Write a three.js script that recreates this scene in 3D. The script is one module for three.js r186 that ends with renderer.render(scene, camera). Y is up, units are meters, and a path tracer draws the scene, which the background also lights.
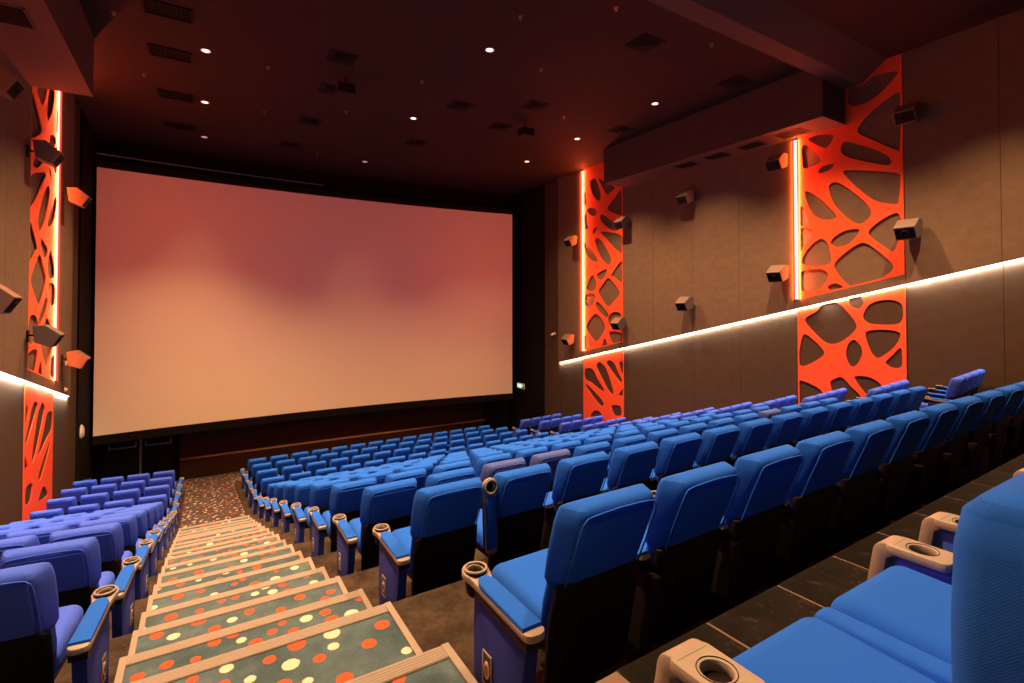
import * as THREE from 'three';
import { RoundedBoxGeometry } from 'three/addons/geometries/RoundedBoxGeometry.js';
import { mergeGeometries, mergeVertices, toCreasedNormals } from 'three/addons/utils/BufferGeometryUtils.js';
import { RectAreaLightUniformsLib } from 'three/addons/lights/RectAreaLightUniformsLib.js';

// ---------------------------------------------------------------- camera, exposure, lamps
// World: x to the right across the hall, y up (0 = floor in front of the screen), -z towards the screen.
const EYE = 6.27;                                    // eye height over the front floor
const scene = new THREE.Scene();
scene.background = new THREE.Color(0x000000);
const camera = new THREE.PerspectiveCamera(2 * Math.atan(341.5 / 505.15) * 180 / Math.PI, 1024 / 683, 0.05, 100);
camera.position.set(0, EYE, 0);
camera.rotation.order = 'YXZ';
camera.rotation.y = -THREE.MathUtils.degToRad(31.58);
camera.rotation.x = THREE.MathUtils.degToRad(1.0);
camera.setViewOffset(1024, 683, 0, 41.8, 1024, 683);
scene.add(camera);
const renderer = new THREE.WebGLRenderer({ antialias: true });
renderer.toneMapping = THREE.LinearToneMapping;
renderer.toneMappingExposure = 1.0;
renderer.shadowMap.enabled = true;
RectAreaLightUniformsLib.init();
const LAMP = { candela: 260, color: [1.0, 0.53, 0.24], angle: 51, penumbra: 0.55 };
const STRIP = { inward: 115, forward: 70, niche: 210, redColor: [1.0, 0.14, 0.015], nicheColor: [1.0, 0.10, 0.03] };
const COVE = { level: 420, color: [1.0, 0.90, 0.74] };

// ---------------------------------------------------------------- helpers
let seed = 20240611;
function rnd() { seed = (seed * 1664525 + 1013904223) >>> 0; return seed / 4294967296; }
const used = {};
function numbered(n) { const k = used[n] = (used[n] ?? -1) + 1; return k ? `${n}_${String(k).padStart(3, '0')}` : n; }
const V = (x, h, d) => new THREE.Vector3(x, EYE + h, -d);   // metres right of / above / ahead of the eye
function shade(o) { o.traverse(m => { if (m.isMesh) { m.castShadow = true; m.receiveShadow = true; } }); return o; }
function thing(name, label, category, pos, turn = 0, group) {
  const o = new THREE.Group(); o.name = numbered(name); scene.add(o);
  if (pos) o.position.copy(pos); o.rotation.y = turn;
  o.userData = { label, category }; if (group) o.userData.group = group;
  return o;
}
function part(name, geo, mat, parent, label) {
  const m = new THREE.Mesh(geo, mat); m.name = name; m.castShadow = m.receiveShadow = true;
  parent.add(m); if (label) m.userData.label = label; return m;
}
function struct(name) { const o = new THREE.Group(); o.name = name; o.userData = { kind: 'structure' }; scene.add(o); return o; }
function structMesh(name, geo, mat) { const m = part(name, geo, mat, scene); m.userData = { kind: 'structure' }; return m; }
function box(x0, x1, h0, h1, d0, d1) {              // box in eye coordinates
  const g = new THREE.BoxGeometry(x1 - x0, h1 - h0, d1 - d0);
  g.translate((x0 + x1) / 2, EYE + (h0 + h1) / 2, -(d0 + d1) / 2); return boxUV(g);
}
function lbox(w, h, d, x = 0, y = 0, z = 0) { const g = new THREE.BoxGeometry(w, h, d); g.translate(x, y, z); return g; }
function boxUV(g, s = 1) {                           // uv in metres from the dominant axis
  const p = g.attributes.position, n = g.attributes.normal, uv = new Float32Array(p.count * 2);
  for (let i = 0; i < p.count; i++) {
    const ax = Math.abs(n.getX(i)), ay = Math.abs(n.getY(i)), az = Math.abs(n.getZ(i));
    if (ay >= ax && ay >= az) { uv[2 * i] = p.getX(i) * s; uv[2 * i + 1] = p.getZ(i) * s; }
    else if (ax >= az) { uv[2 * i] = p.getZ(i) * s; uv[2 * i + 1] = p.getY(i) * s; }
    else { uv[2 * i] = p.getX(i) * s; uv[2 * i + 1] = p.getY(i) * s; }
  }
  g.setAttribute('uv', new THREE.BufferAttribute(uv, 2)); return g;
}
function prism(pts, x0, x1) {                        // polygon of [d, h] (eye coordinates) extruded along x
  const s = new THREE.Shape(pts.map(([d, h]) => new THREE.Vector2(d, h)));
  const g = new THREE.ExtrudeGeometry(s, { depth: x1 - x0, bevelEnabled: false });
  // shape x -> -z, shape y -> y, extrude -> x
  const m = new THREE.Matrix4().set(0, 0, 1, x0, 0, 1, 0, EYE, -1, 0, 0, 0, 0, 0, 0, 1);
  g.applyMatrix4(m); return boxUV(g);
}
// trapezoid ring with rounded corners: front half width, rear half width, front z, rear z
function ring(hwF, hwR, zF, zR, r, n = 4) {
  const c = [[-hwF, zF], [hwF, zF], [hwR, zR], [-hwR, zR]], out = [];
  for (let i = 0; i < 4; i++) {
    const p = c[i], a = c[(i + 3) % 4], b = c[(i + 1) % 4];
    const da = [a[0] - p[0], a[1] - p[1]], db = [b[0] - p[0], b[1] - p[1]];
    const la = Math.hypot(...da), lb = Math.hypot(...db), k = Math.min(r, la * 0.45, lb * 0.45);
    const A = [p[0] + da[0] / la * k, p[1] + da[1] / la * k], B = [p[0] + db[0] / lb * k, p[1] + db[1] / lb * k];
    for (let j = 0; j <= n; j++) {
      const t = j / n, u = 1 - t;
      out.push([u * u * A[0] + 2 * u * t * p[0] + t * t * B[0], u * u * A[1] + 2 * u * t * p[1] + t * t * B[1]]);
    }
  }
  return out;
}
function loft(sections, crease = 0.7) {              // sections: [y, ring]
  const n = sections[0][1].length, pos = [], idx = [];
  for (const [y, r] of sections) for (const [x, z] of r) pos.push(x, y, z);
  for (let s = 0; s + 1 < sections.length; s++) for (let i = 0; i < n; i++) {
    const a = s * n + i, b = s * n + (i + 1) % n; idx.push(a, a + n, b, b, a + n, b + n);
  }
  for (const [s, flip] of [[0, 1], [sections.length - 1, 0]]) {
    const c = pos.length / 3, r = sections[s][1];
    pos.push(r.reduce((q, p) => q + p[0], 0) / n, sections[s][0], r.reduce((q, p) => q + p[1], 0) / n);
    for (let i = 0; i < n; i++) { const a = s * n + i, b = s * n + (i + 1) % n; flip ? idx.push(c, a, b) : idx.push(c, b, a); }
  }
  let g = new THREE.BufferGeometry();
  g.setAttribute('position', new THREE.Float32BufferAttribute(pos, 3)); g.setIndex(idx);
  g = toCreasedNormals(g, crease); return boxUV(g);
}
function tube(pts, r, seg = 24, closed = false, rs = 5) {
  return new THREE.TubeGeometry(new THREE.CatmullRomCurve3(pts, closed, 'catmullrom', 0.3), seg, r, rs, closed);
}
function merge(a) { return mergeGeometries(a.map(g => { const q = g.index ? g.toNonIndexed() : g; for (const k of Object.keys(q.attributes)) if (!['position', 'normal', 'uv'].includes(k)) q.deleteAttribute(k); return q; })); }

// ---------------------------------------------------------------- materials
function noiseTex(size, fn, srgb) {
  const d = new Uint8Array(size * size * 4);
  for (let y = 0; y < size; y++) for (let x = 0; x < size; x++) {
    const c = fn(x / size, y / size), i = (y * size + x) * 4;
    d[i] = c[0]; d[i + 1] = c[1]; d[i + 2] = c[2]; d[i + 3] = 255;
  }
  const t = new THREE.DataTexture(d, size, size); t.wrapS = t.wrapT = THREE.RepeatWrapping;
  t.magFilter = THREE.LinearFilter; t.minFilter = THREE.LinearMipmapLinearFilter; t.generateMipmaps = true;
  if (srgb) t.colorSpace = THREE.SRGBColorSpace; t.needsUpdate = true; return t;
}
function lattice(n) { const a = []; for (let i = 0; i < n * n; i++) a.push(rnd()); return a; }
function vnoise(L, n, u, v) {
  const x = u * n, y = v * n, x0 = Math.floor(x), y0 = Math.floor(y), fx = x - x0, fy = y - y0, s = t => t * t * (3 - 2 * t);
  const g = (i, j) => L[((j % n + n) % n) * n + ((i % n + n) % n)];
  const a = g(x0, y0), b = g(x0 + 1, y0), c = g(x0, y0 + 1), d = g(x0 + 1, y0 + 1);
  return (a + (b - a) * s(fx)) * (1 - s(fy)) + (c + (d - c) * s(fx)) * s(fy);
}
const L8 = lattice(8), L32 = lattice(32), L64 = lattice(64);
const fbm = (u, v) => vnoise(L8, 8, u, v) * 0.5 + vnoise(L32, 32, u, v) * 0.3 + vnoise(L64, 64, u, v) * 0.2;
const clamp8 = v => Math.max(0, Math.min(255, v));
const weave = noiseTex(256, (u, v) => { const w = 128 + 55 * Math.sin(u * 2 * Math.PI * 32) * Math.sin(v * 2 * Math.PI * 32) + 40 * (vnoise(L64, 64, u, v) - 0.5); return [w, w, w]; });
weave.repeat.set(6, 6);
function lin(r, g, b) { return new THREE.Color().setRGB(r, g, b); }
function std(color, rough = 0.8, extra = {}) { return new THREE.MeshPhysicalMaterial({ color, roughness: rough, specularIntensity: rough >= 0.6 ? 0.15 : 0.6, ...extra }); }
function fabricMat(color) { return new THREE.MeshPhysicalMaterial({ color, roughness: 0.9, specularIntensity: 0.25, sheen: 0.10, sheenRoughness: 0.6, sheenColor: lin(0.25, 0.35, 0.6), bumpMap: weave, bumpScale: 0.0006 }); }
// print of a carpet: spots on a plain ground, one tile = 2.4 m
function carpetPrint(ground, orangeShare, r0, r1, count, S) {
  const dots = []; let tries = 0;
  while (dots.length < count && tries++ < 8000) {
    const d = [rnd(), rnd(), (r0 + r1 * rnd() * rnd() + 0.008 * rnd()) / 2.4, rnd() < orangeShare];
    if (dots.every(o => { let dx = Math.abs(o[0] - d[0]), dy = Math.abs(o[1] - d[1]); dx = Math.min(dx, 1 - dx); dy = Math.min(dy, 1 - dy); return Math.hypot(dx, dy) > o[2] + d[2] + 0.011; })) dots.push(d);
  }
  const d = new Uint8Array(S * S * 4);
  for (let y = 0; y < S; y++) for (let x = 0; x < S; x++) {
    const n = fbm(x / S, y / S) - 0.5, q = (rnd() - 0.5) * 22, i = (y * S + x) * 4;
    for (let e = 0; e < 3; e++) d[i + e] = clamp8(ground[e] + n * 42 + q); d[i + 3] = 255;
  }
  for (const [u, v, r, orange] of dots) {
    const R = Math.ceil(r * S), cx = Math.round(u * S), cy = Math.round(v * S);
    for (let j = -R; j <= R; j++) for (let k = -R; k <= R; k++) {
      if (Math.hypot(j, k) + (rnd() - 0.5) * 1.6 > r * S) continue;
      const i = (((cy + j + S) % S) * S + (cx + k + S) % S) * 4, q = (rnd() - 0.5) * 24;
      const c = orange ? [196, 86, 60] : [212, 198, 180];
      for (let e = 0; e < 3; e++) d[i + e] = clamp8(c[e] + q);
    }
  }
  const t = new THREE.DataTexture(d, S, S); t.wrapS = t.wrapT = THREE.RepeatWrapping; t.magFilter = THREE.LinearFilter;
  t.minFilter = THREE.LinearMipmapLinearFilter; t.generateMipmaps = true; t.colorSpace = THREE.SRGBColorSpace;
  t.repeat.set(1 / 2.4, 1 / 2.4); t.needsUpdate = true; return t;
}
const carpetTex = carpetPrint([72, 96, 108], 0.64, 0.022, 0.034, 250, 1024), rampTex = carpetPrint([74, 68, 68], 0.25, 0.018, 0.026, 190, 1024);
const stoneTex = noiseTex(256, (u, v) => { const n = fbm(u, v), k = vnoise(L32, 32, u, v); const b = 8 + n * 24 + (k > 0.85 ? 18 : 0); return [clamp8(b * 1.08), clamp8(b * 0.92), clamp8(b * 0.82)]; }, true);
const wallTex = noiseTex(256, (u, v) => { const n = fbm(u, v) - 0.5; const b = 100 + n * 14 + 5 * Math.sin(v * Math.PI * 128); return [clamp8(b * 1.10), clamp8(b * 0.94), clamp8(b * 0.80)]; }, true);
const dustTex = noiseTex(256, (u, v) => { const n = fbm(u, v); const b = 54 + (n - 0.5) * 46; return [clamp8(b * 1.05), clamp8(b * 0.92), clamp8(b * 0.8)]; }, true);
const M = {
  blue: fabricMat(lin(0.014, 0.125, 0.75)),
  indigo: fabricMat(lin(0.055, 0.135, 0.85)),  // side blocks: same blue fabric, red strip light mixed into its colour
  endPanel: fabricMat(lin(0.022, 0.045, 0.32)),
  grey: fabricMat(lin(0.065, 0.11, 0.42)),
  piping: std(lin(0.022, 0.14, 0.70), 0.7),
  blackPlastic: std(lin(0.010, 0.008, 0.008), 0.6, { specularIntensity: 0.3 }),
  tan: std(lin(0.31, 0.29, 0.26), 0.45),
  well: std(lin(0.010, 0.007, 0.006), 0.7),
  plate: std(lin(0.5, 0.47, 0.43), 0.35, { metalness: 0.7 }),
  plateBlack: std(lin(0.015, 0.013, 0.015), 0.4),
  badge: std(lin(0.62, 0.5, 0.46), 0.5),
  carpet: std(0xffffff, 0.95, { map: carpetTex }),
  rampCarpet: std(0xffffff, 0.95, { map: rampTex }),
  nosing: std(lin(0.26, 0.245, 0.23), 0.55),
  landing: std(0xffffff, 0.75, { map: dustTex }),
  stone: std(0xffffff, 0.6, { map: stoneTex }),
  stone2: std(lin(0.8, 0.76, 0.74), 0.6, { map: stoneTex }),
  grout: std(lin(0.17, 0.125, 0.095), 0.9),
  riser: std(lin(0.03, 0.02, 0.016), 0.8),
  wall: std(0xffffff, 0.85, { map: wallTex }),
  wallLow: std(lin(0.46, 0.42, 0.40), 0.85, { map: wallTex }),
  black: std(lin(0.008, 0.007, 0.007), 0.9),
  stage: std(lin(0.035, 0.018, 0.013), 0.6),
  trim: std(lin(0.30, 0.17, 0.11), 0.5),
  ceiling: std(lin(0.032, 0.021, 0.018), 0.8),
  soffit: std(lin(0.085, 0.06, 0.05), 0.75),
  screen: std(lin(0.84, 0.79, 0.62), 0.9),
  lattice: std(lin(0.93, 0.105, 0.035), 0.5),
  speaker: std(lin(0.15, 0.12, 0.11), 0.6),
  grille: std(lin(0.012, 0.012, 0.012), 0.8),
  metal: std(lin(0.25, 0.24, 0.23), 0.4, { metalness: 0.8 }),
  white: std(lin(0.75, 0.73, 0.68), 0.5),
  redPaint: std(lin(0.65, 0.03, 0.02), 0.35),
  door: std(lin(0.008, 0.007, 0.007), 0.6),
};
function glow(r, g, b, k) { return new THREE.MeshStandardMaterial({ color: 0x111111, roughness: 0.6, emissive: lin(r, g, b), emissiveIntensity: k }); }
const redGlow = glow(1, 0.06, 0.03, 1.2), lampGlowDim = glow(1, 0.6, 0.5, 0.6), lampGlow = glow(1, 0.80, 0.55, 3.2), coveGlow = glow(1, 0.90, 0.74, 4), stripGlow = glow(1, 0.66, 0.58, 1.6);

// ---------------------------------------------------------------- hall dimensions (eye coordinates)
const WL = -3.05, WR = 13.45, CEIL = 5.755, FRONT = 22.2, REAR = -7, T = 0.3, PROUD = 0.06;
const ledH = d => 1.69 - 0.2264 * d;                 // height of the sloping light cove on both side walls
const sillH = d => ledH(d) + 0.21;
const PANELS = [[5.0, 7.48], [13.88, 16.28]];        // recesses of the two cut-out panels on each wall
const PROUD_END = 17.9;

// row table: [name, cup depth, cup height, right-of-aisle arm x, left-of-aisle arm x]
const ROWS = [
  ['A', 2.00, -1.15], ['B', 3.59, -1.57], ['C', 4.87, -1.94], ['D', 6.13, -2.29], ['E', 7.35, -2.64], ['F', 8.60, -3.01], ['G', 9.84, -3.37],
  ['H', 11.08, -3.74], ['I', 12.30, -4.10], ['J', 13.60, -4.36], ['K', 14.85, -4.52], ['L', 16.15, -4.70], ['M', 17.50, -4.90]];
const ARM_H = 0.60, ARM_D = 0.46;                     // arm height and cup depth ahead of the back
const rowFloor = i => i < 0 ? -1.31 : ROWS[i][2] - ARM_H;
const rowBack = i => ROWS[i][1] - ARM_D;              // depth of the rear top edge of the backs
const edge = i => i < -1 ? -0.3 : rowBack(i + 1) - 0.17;   // front edge of the level of row i (i = -1: the row beside the camera)
const FLAT = 9;                                       // from this row on the floor is a ramp
const STL = -0.37, STR = 0.97, ST2L = 9.82, ST2R = 11.0;
const rampH = d => -4.86 - 0.152 * (d - 12.95);

// ---------------------------------------------------------------- floor
const floor = struct('floor');
{
  const turned = (g, on) => on ? g.applyMatrix4(new THREE.Matrix4().set(1, 0, 0, 0, 0, 1, 0, 0, -0.021, 0, 1, 0.021, 0, 0, 0, 1)) : g;   // the centre rows run a little off square
  const G = (x0, x1) => {
    const on = x0 === STR;
    for (let i = -1; i < FLAT - 1 + 0; i++) {
      const d0 = i < 0 ? -0.5 : edge(i - 1), d1 = edge(i), h = rowFloor(i);
      part('row_platform', turned(box(x0, x1, h - 0.9, h, d0, d1), on), i < 0 ? M.grout : M.landing, floor);
    }
    part('row_platform', turned(box(x0, x1, rowFloor(FLAT - 1) - 0.9, rowFloor(FLAT - 1), edge(FLAT - 2), edge(FLAT - 1)), on), M.landing, floor);
    for (let i = FLAT; i < ROWS.length; i++)
      part('row_platform', turned(box(x0, x1, rowFloor(i) - 0.5, rowFloor(i), edge(i - 1), i + 1 < ROWS.length ? edge(i) : edge(i - 1) + 1.5), on), M.landing, floor);
    part('rear_platform', box(x0, x1, -1.8, -0.85, REAR, -0.5), M.landing, floor);
  };
  G(WL, STL); G(STR, ST2L); G(ST2R, WR);
  part('front_floor', box(WL, WR, -7.2, -6.6, 12.5, FRONT), M.landing, floor);
  for (const [x0, x1, s] of [[STL, STR, 1], [ST2L, ST2R, 1]]) {
    part('rear_platform', box(x0, x1, -1.8, -0.85, REAR, -0.5), M.landing, floor);
  }
  // the carpeted ramp runs down to the front wall
  part('carpet_ramp', prism([[12.9, rampH(12.9)], [FRONT, rampH(FRONT)], [FRONT, -7.2], [12.9, -7.2]], STL, STR), M.rampCarpet, floor);
  part('carpet_ramp', prism([[12.9, rampH(12.9)], [FRONT, rampH(FRONT)], [FRONT, -7.2], [12.9, -7.2]], ST2L, ST2R), M.rampCarpet, floor);
  part('front_carpet', prism([[18.2, rampH(18.2)], [FRONT, rampH(FRONT)], [FRONT, -7.2], [18.2, -7.2]], STR, ST2L), M.rampCarpet, floor);
  part('front_carpet', prism([[18.2, rampH(18.2)], [FRONT, rampH(FRONT)], [FRONT, -7.2], [18.2, -7.2]], WL, STL), M.rampCarpet, floor);
  part('front_carpet', prism([[18.2, rampH(18.2)], [FRONT, rampH(FRONT)], [FRONT, -7.2], [18.2, -7.2]], ST2R, WR), M.rampCarpet, floor);
  // dark stone tiles on the level beside the camera, corners clipped
  const tw = 0.525, td = 0.46, c = 0.10, j = 0.02;
  const tileGeo = (() => {
    const w = tw - j, d = td - j;
    const s = new THREE.Shape([[c, 0], [w - c, 0], [w, c], [w, d], [0, d], [0, c]].map(p => new THREE.Vector2(...p)));
    const g = new THREE.ExtrudeGeometry(s, { depth: 0.0015, bevelEnabled: true, bevelThickness: 0.001, bevelSize: 0.002, bevelSegments: 1 });
    g.rotateX(-Math.PI / 2); return boxUV(g, 1.3);
  })();
  for (let r = 0; r < 3; r++) for (let k = 0; k < 14; k++) {
    const x = STR + 0.33 + k * tw + (r % 2) * 0;
    if (x > 8.6) continue;
    const m = part('floor_tile', tileGeo, (k * 7 + r * 3) % 5 < 2 ? M.stone2 : M.stone, floor);
    m.rotation.y = Math.atan(0.021);
    m.position.copy(V(x, -1.31 + 0.001, 1.42 - 0.03 - (r + 1) * td + (x - 1) * 0.021));
  }
}

// ---------------------------------------------------------------- stairs
function buildStairs(name, x0, x1) {
  const st = struct(name);
  const levels = [];                                   // [front depth, height, back depth]
  let prev = -0.5;
  for (let i = -1; i < FLAT; i++) {
    levels.push([edge(i), rowFloor(i), prev]); prev = edge(i);
    if (i + 1 < FLAT) { const e = edge(i) + (edge(i + 1) - edge(i)) * 0.48; levels.push([e, (rowFloor(i) + rowFloor(i + 1)) / 2, prev]); prev = e; }
  }
  for (const [d1, h, d0] of levels) {
    if (d0 > 13) continue;
    part('tread', box(x0 + 0.03, x1 - 0.03, h - 0.7, h, d0 - 0.02, d1 - 0.012), M.carpet, st);
    const sec = [[d1 - 0.085, h - 0.02], [d1 - 0.085, h + 0.004]];
    for (let k = 0; k < 5; k++) { const a = d1 - 0.083 + k * 0.016; sec.push([a + 0.003, h + 0.010], [a + 0.011, h + 0.010], [a + 0.0135, h + 0.006]); }
    sec.push([d1, h + 0.008], [d1 + 0.004, h - 0.045], [d1 - 0.004, h - 0.05], [d1 - 0.012, h - 0.02]);
    part('nosing', prism(sec, x0 + 0.02, x1 - 0.02), M.nosing, st);
    for (const x of [x0, x1 - 0.035]) part('side_trim', box(x, x + 0.035, h - 0.72, h + 0.012, d0 + 0.0, d1), M.nosing, st);
  }
  return st;
}
buildStairs('stairs', STL, STR);
buildStairs('stairs_001', ST2L, ST2R);

// ---------------------------------------------------------------- walls, ceiling
const seams = [REAR, -3.15, -1.5, 0.15, 1.75, 3.4, 5.0, 7.48, 9.1, 10.75, 12.4, 13.88, 16.28, PROUD_END];
const NEAR_UPPER_HOLES = [
  [[5.58,5.47],[5.11,5.39],[5.18,5.24],[5.41,5.04],[5.63,4.92],[5.91,4.88],[6.13,4.99],[6.1,5.38],[5.81,5.35]],
  [[5.06,4.89],[5.45,4.75],[5.73,4.56],[5.94,4.26],[5.6,3.95],[5.14,3.59],[5.08,3.65],[5.05,4.34]],
  [[6.31,3.99],[6.21,4.09],[5.97,3.97],[5.6,3.74],[5.33,3.52],[5.24,3.34],[5.34,3.3],[5.65,3.43],[6.12,3.67],[6.29,3.82]],
  [[6.84,3.46],[6.76,3.61],[6.47,3.62],[6.57,3.48]],
  [[7.1,4.41],[6.83,4.44],[6.49,4.34],[6.54,4.16],[6.67,4.06],[6.94,4.24]],
  [[7.25,4.24],[7.1,4.23],[6.78,3.78],[6.94,3.68],[7.19,3.65],[7.25,3.78]],
  [[6.27,3.35],[6.12,3.37],[5.6,3.23],[5.12,3.06],[5.08,2.9],[5.11,2.46],[5.17,2.37],[5.52,2.49],[5.75,2.68],[6.03,3.0]],
  [[6.6,3.07],[6.43,3.14],[6.14,2.91],[5.83,2.57],[5.68,2.33],[5.69,2.17],[5.84,2.04],[5.99,2.05],[6.26,2.3],[6.5,2.64]],
  [[7.18,3.07],[6.92,2.9],[6.67,2.63],[6.42,2.28],[6.63,2.23],[6.84,2.3],[7.01,2.46],[7.14,2.76]],
  [[7.35,2.63],[7.23,2.64],[7.06,2.2],[7.15,2.17],[7.33,2.19]],
  [[7.35,2.1],[7.02,2.03],[7.02,1.88],[7.2,1.67],[7.31,1.5],[7.38,1.6]],
  [[6.57,1.64],[6.47,1.79],[6.23,1.91],[5.93,1.9],[5.99,1.73],[6.19,1.56],[6.43,1.53]],
  [[6.82,1.78],[6.63,1.61],[6.56,1.2],[6.68,1.1],[6.98,1.08],[7.29,1.19],[7.15,1.53]],
  [[7.41,0.9],[7.2,1.0],[6.81,1.0],[6.64,0.86],[6.71,0.64],[6.94,0.45],[7.21,0.43],[7.39,0.58]],
  [[6.5,1.05],[6.23,1.37],[5.88,1.57],[5.62,1.42],[5.23,0.96],[5.47,0.71],[5.82,0.62],[6.14,0.53]],
  [[5.73,1.78],[5.51,2.02],[5.19,2.17],[5.09,2.07],[5.08,1.76],[5.22,1.31],[5.41,1.43]],
  [[6.65,0.55],[6.48,0.63],[6.3,0.54],[6.4,0.47],[6.56,0.42]],
];
const NEAR_LOWER_HOLES = [
  [[7.24,-0.31],[6.94,-0.07],[6.77,0.13],[6.57,0.18],[6.34,0.06],[6.01,-0.42],[6.31,-0.78],[6.62,-0.89],[6.86,-0.77]],
  [[6.15,0.26],[5.96,0.32],[5.86,0.16],[5.93,0.02],[6.08,0.02],[6.17,0.12]],
  [[5.88,-0.2],[5.75,0.08],[5.51,0.19],[5.24,0.19],[5.08,0.07],[5.08,-0.23],[5.21,-0.36],[5.72,-0.36]],
  [[5.83,-0.58],[5.58,-0.49],[5.25,-0.5],[5.12,-0.59],[5.25,-0.88],[5.57,-1.15],[5.73,-0.99]],
  [[7.24,-0.66],[6.76,-1.1],[7.04,-1.38],[7.31,-1.51],[7.41,-1.42],[7.38,-1.06]],
  [[6.26,-1.07],[6.2,-0.86],[6.07,-0.75],[5.92,-0.92],[5.91,-1.12],[6.02,-1.35],[6.15,-1.4],[6.23,-1.27]],
  [[5.42,-1.24],[5.29,-1.07],[5.14,-0.89],[5.1,-0.98],[5.11,-1.3],[5.29,-1.35]],
  [[7.43,-1.99],[7.32,-1.89],[6.88,-2.05],[6.76,-2.33],[7.09,-2.68],[7.43,-2.57]],
  [[6.63,-1.89],[6.55,-1.76],[6.36,-1.69],[6.17,-1.87],[5.92,-2.17],[6.18,-2.52],[6.48,-2.33]],
  [[6.08,-1.66],[5.8,-1.61],[5.56,-1.72],[5.4,-2.0],[5.53,-2.26],[5.81,-2.06]],
];
const FAR_UPPER_HOLES = [
  [[16.13,4.74],[15.99,4.74],[15.97,4.26],[16.12,4.31]],
  [[15.76,5.11],[15.45,5.22],[15.23,4.88],[15.1,4.45],[15.23,4.27],[15.58,4.6]],
  [[15.27,5.19],[14.89,4.98],[14.31,4.64],[14.56,4.46],[14.8,4.48],[15.1,4.91]],
  [[15.95,4.01],[15.77,4.1],[15.41,3.98],[15.37,3.74],[15.59,3.72],[15.81,3.84]],
  [[15.15,3.65],[14.93,3.67],[14.16,3.1],[14.12,2.96],[14.56,3.05],[15.02,3.4]],
  [[15.59,2.98],[15.55,3.18],[15.32,3.24],[15.41,3.1]],
  [[15.11,3.0],[14.81,2.99],[13.93,2.71],[13.89,2.08],[14.32,2.29],[14.81,2.74]],
  [[15.46,2.7],[15.28,2.79],[14.98,2.58],[14.57,2.03],[14.53,1.8],[14.73,1.7],[15.16,2.08]],
  [[16.14,2.62],[15.91,2.63],[15.33,1.98],[15.37,1.87],[15.68,1.95],[15.96,2.21]],
  [[16.09,3.88],[15.86,3.76],[15.77,3.33],[16.05,3.27]],
  [[13.96,4.45],[13.88,3.56],[14.08,3.54],[14.72,3.87],[14.31,4.24]],
  [[14.49,1.32],[13.93,1.78],[13.9,0.99],[14.09,1.02],[14.33,1.2]],
  [[15.33,1.37],[14.82,1.54],[14.78,1.4],[15.03,1.15],[15.29,1.19]],
  [[16.01,0.81],[15.87,1.11],[15.6,1.36],[15.38,1.02],[15.47,0.74],[15.78,0.7]],
  [[16.06,0.54],[15.69,0.61],[15.47,0.53],[15.51,0.27],[15.78,0.06],[16.06,0.15]],
  [[15.25,0.67],[14.95,0.98],[14.65,1.17],[14.06,0.61],[14.33,0.31],[14.66,0.09],[14.87,0.18]],
  [[15.43,0.18],[15.25,0.25],[14.74,-0.17],[14.7,-0.31],[14.87,-0.34],[15.3,-0.05]],
  [[14.7,-0.36],[14.42,-0.14],[14.02,-0.19],[13.91,-0.62],[14.18,-0.74],[14.62,-0.64]],
  [[16.01,-0.74],[15.43,-0.2],[14.87,-0.71],[15.34,-1.29],[15.61,-1.2]],
  [[16.2,-1.17],[15.88,-1.15],[15.65,-1.5],[16.16,-1.65]],
  [[14.66,-0.93],[14.34,-0.86],[13.91,-0.95],[13.91,-1.28],[14.42,-1.36]],
  [[15.04,-1.49],[14.92,-1.17],[14.77,-1.33],[14.79,-1.45]],
];
const FAR_LOWER_HOLES = [
  [[16.14,-2.53],[15.96,-2.43],[15.63,-2.45],[15.35,-2.79],[14.98,-3.16],[15.11,-3.23],[15.67,-3.02],[16.11,-2.88]],
  [[15.42,-2.29],[15.24,-2.11],[14.9,-2.28],[14.64,-2.71],[14.45,-3.17],[14.55,-3.28],[14.84,-3.05],[15.18,-2.63]],
  [[14.84,-2.1],[14.64,-1.99],[14.38,-2.1],[14.19,-2.39],[13.97,-2.67],[14.07,-2.77],[14.32,-2.58],[14.64,-2.3]],
  [[14.12,-2.05],[13.94,-2.01],[13.91,-2.45],[14.0,-2.41]],
  [[16.11,-3.12],[15.89,-3.14],[15.05,-3.62],[15.06,-3.81],[15.25,-3.79],[15.74,-3.45]],
  [[14.16,-3.26],[13.94,-2.99],[13.91,-3.21]],
  [[14.55,-3.72],[14.07,-3.67],[14.04,-3.99],[14.39,-4.05]],
  [[15.78,-4.35],[15.53,-4.07],[15.25,-4.07],[15.05,-4.26]],
];

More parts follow.
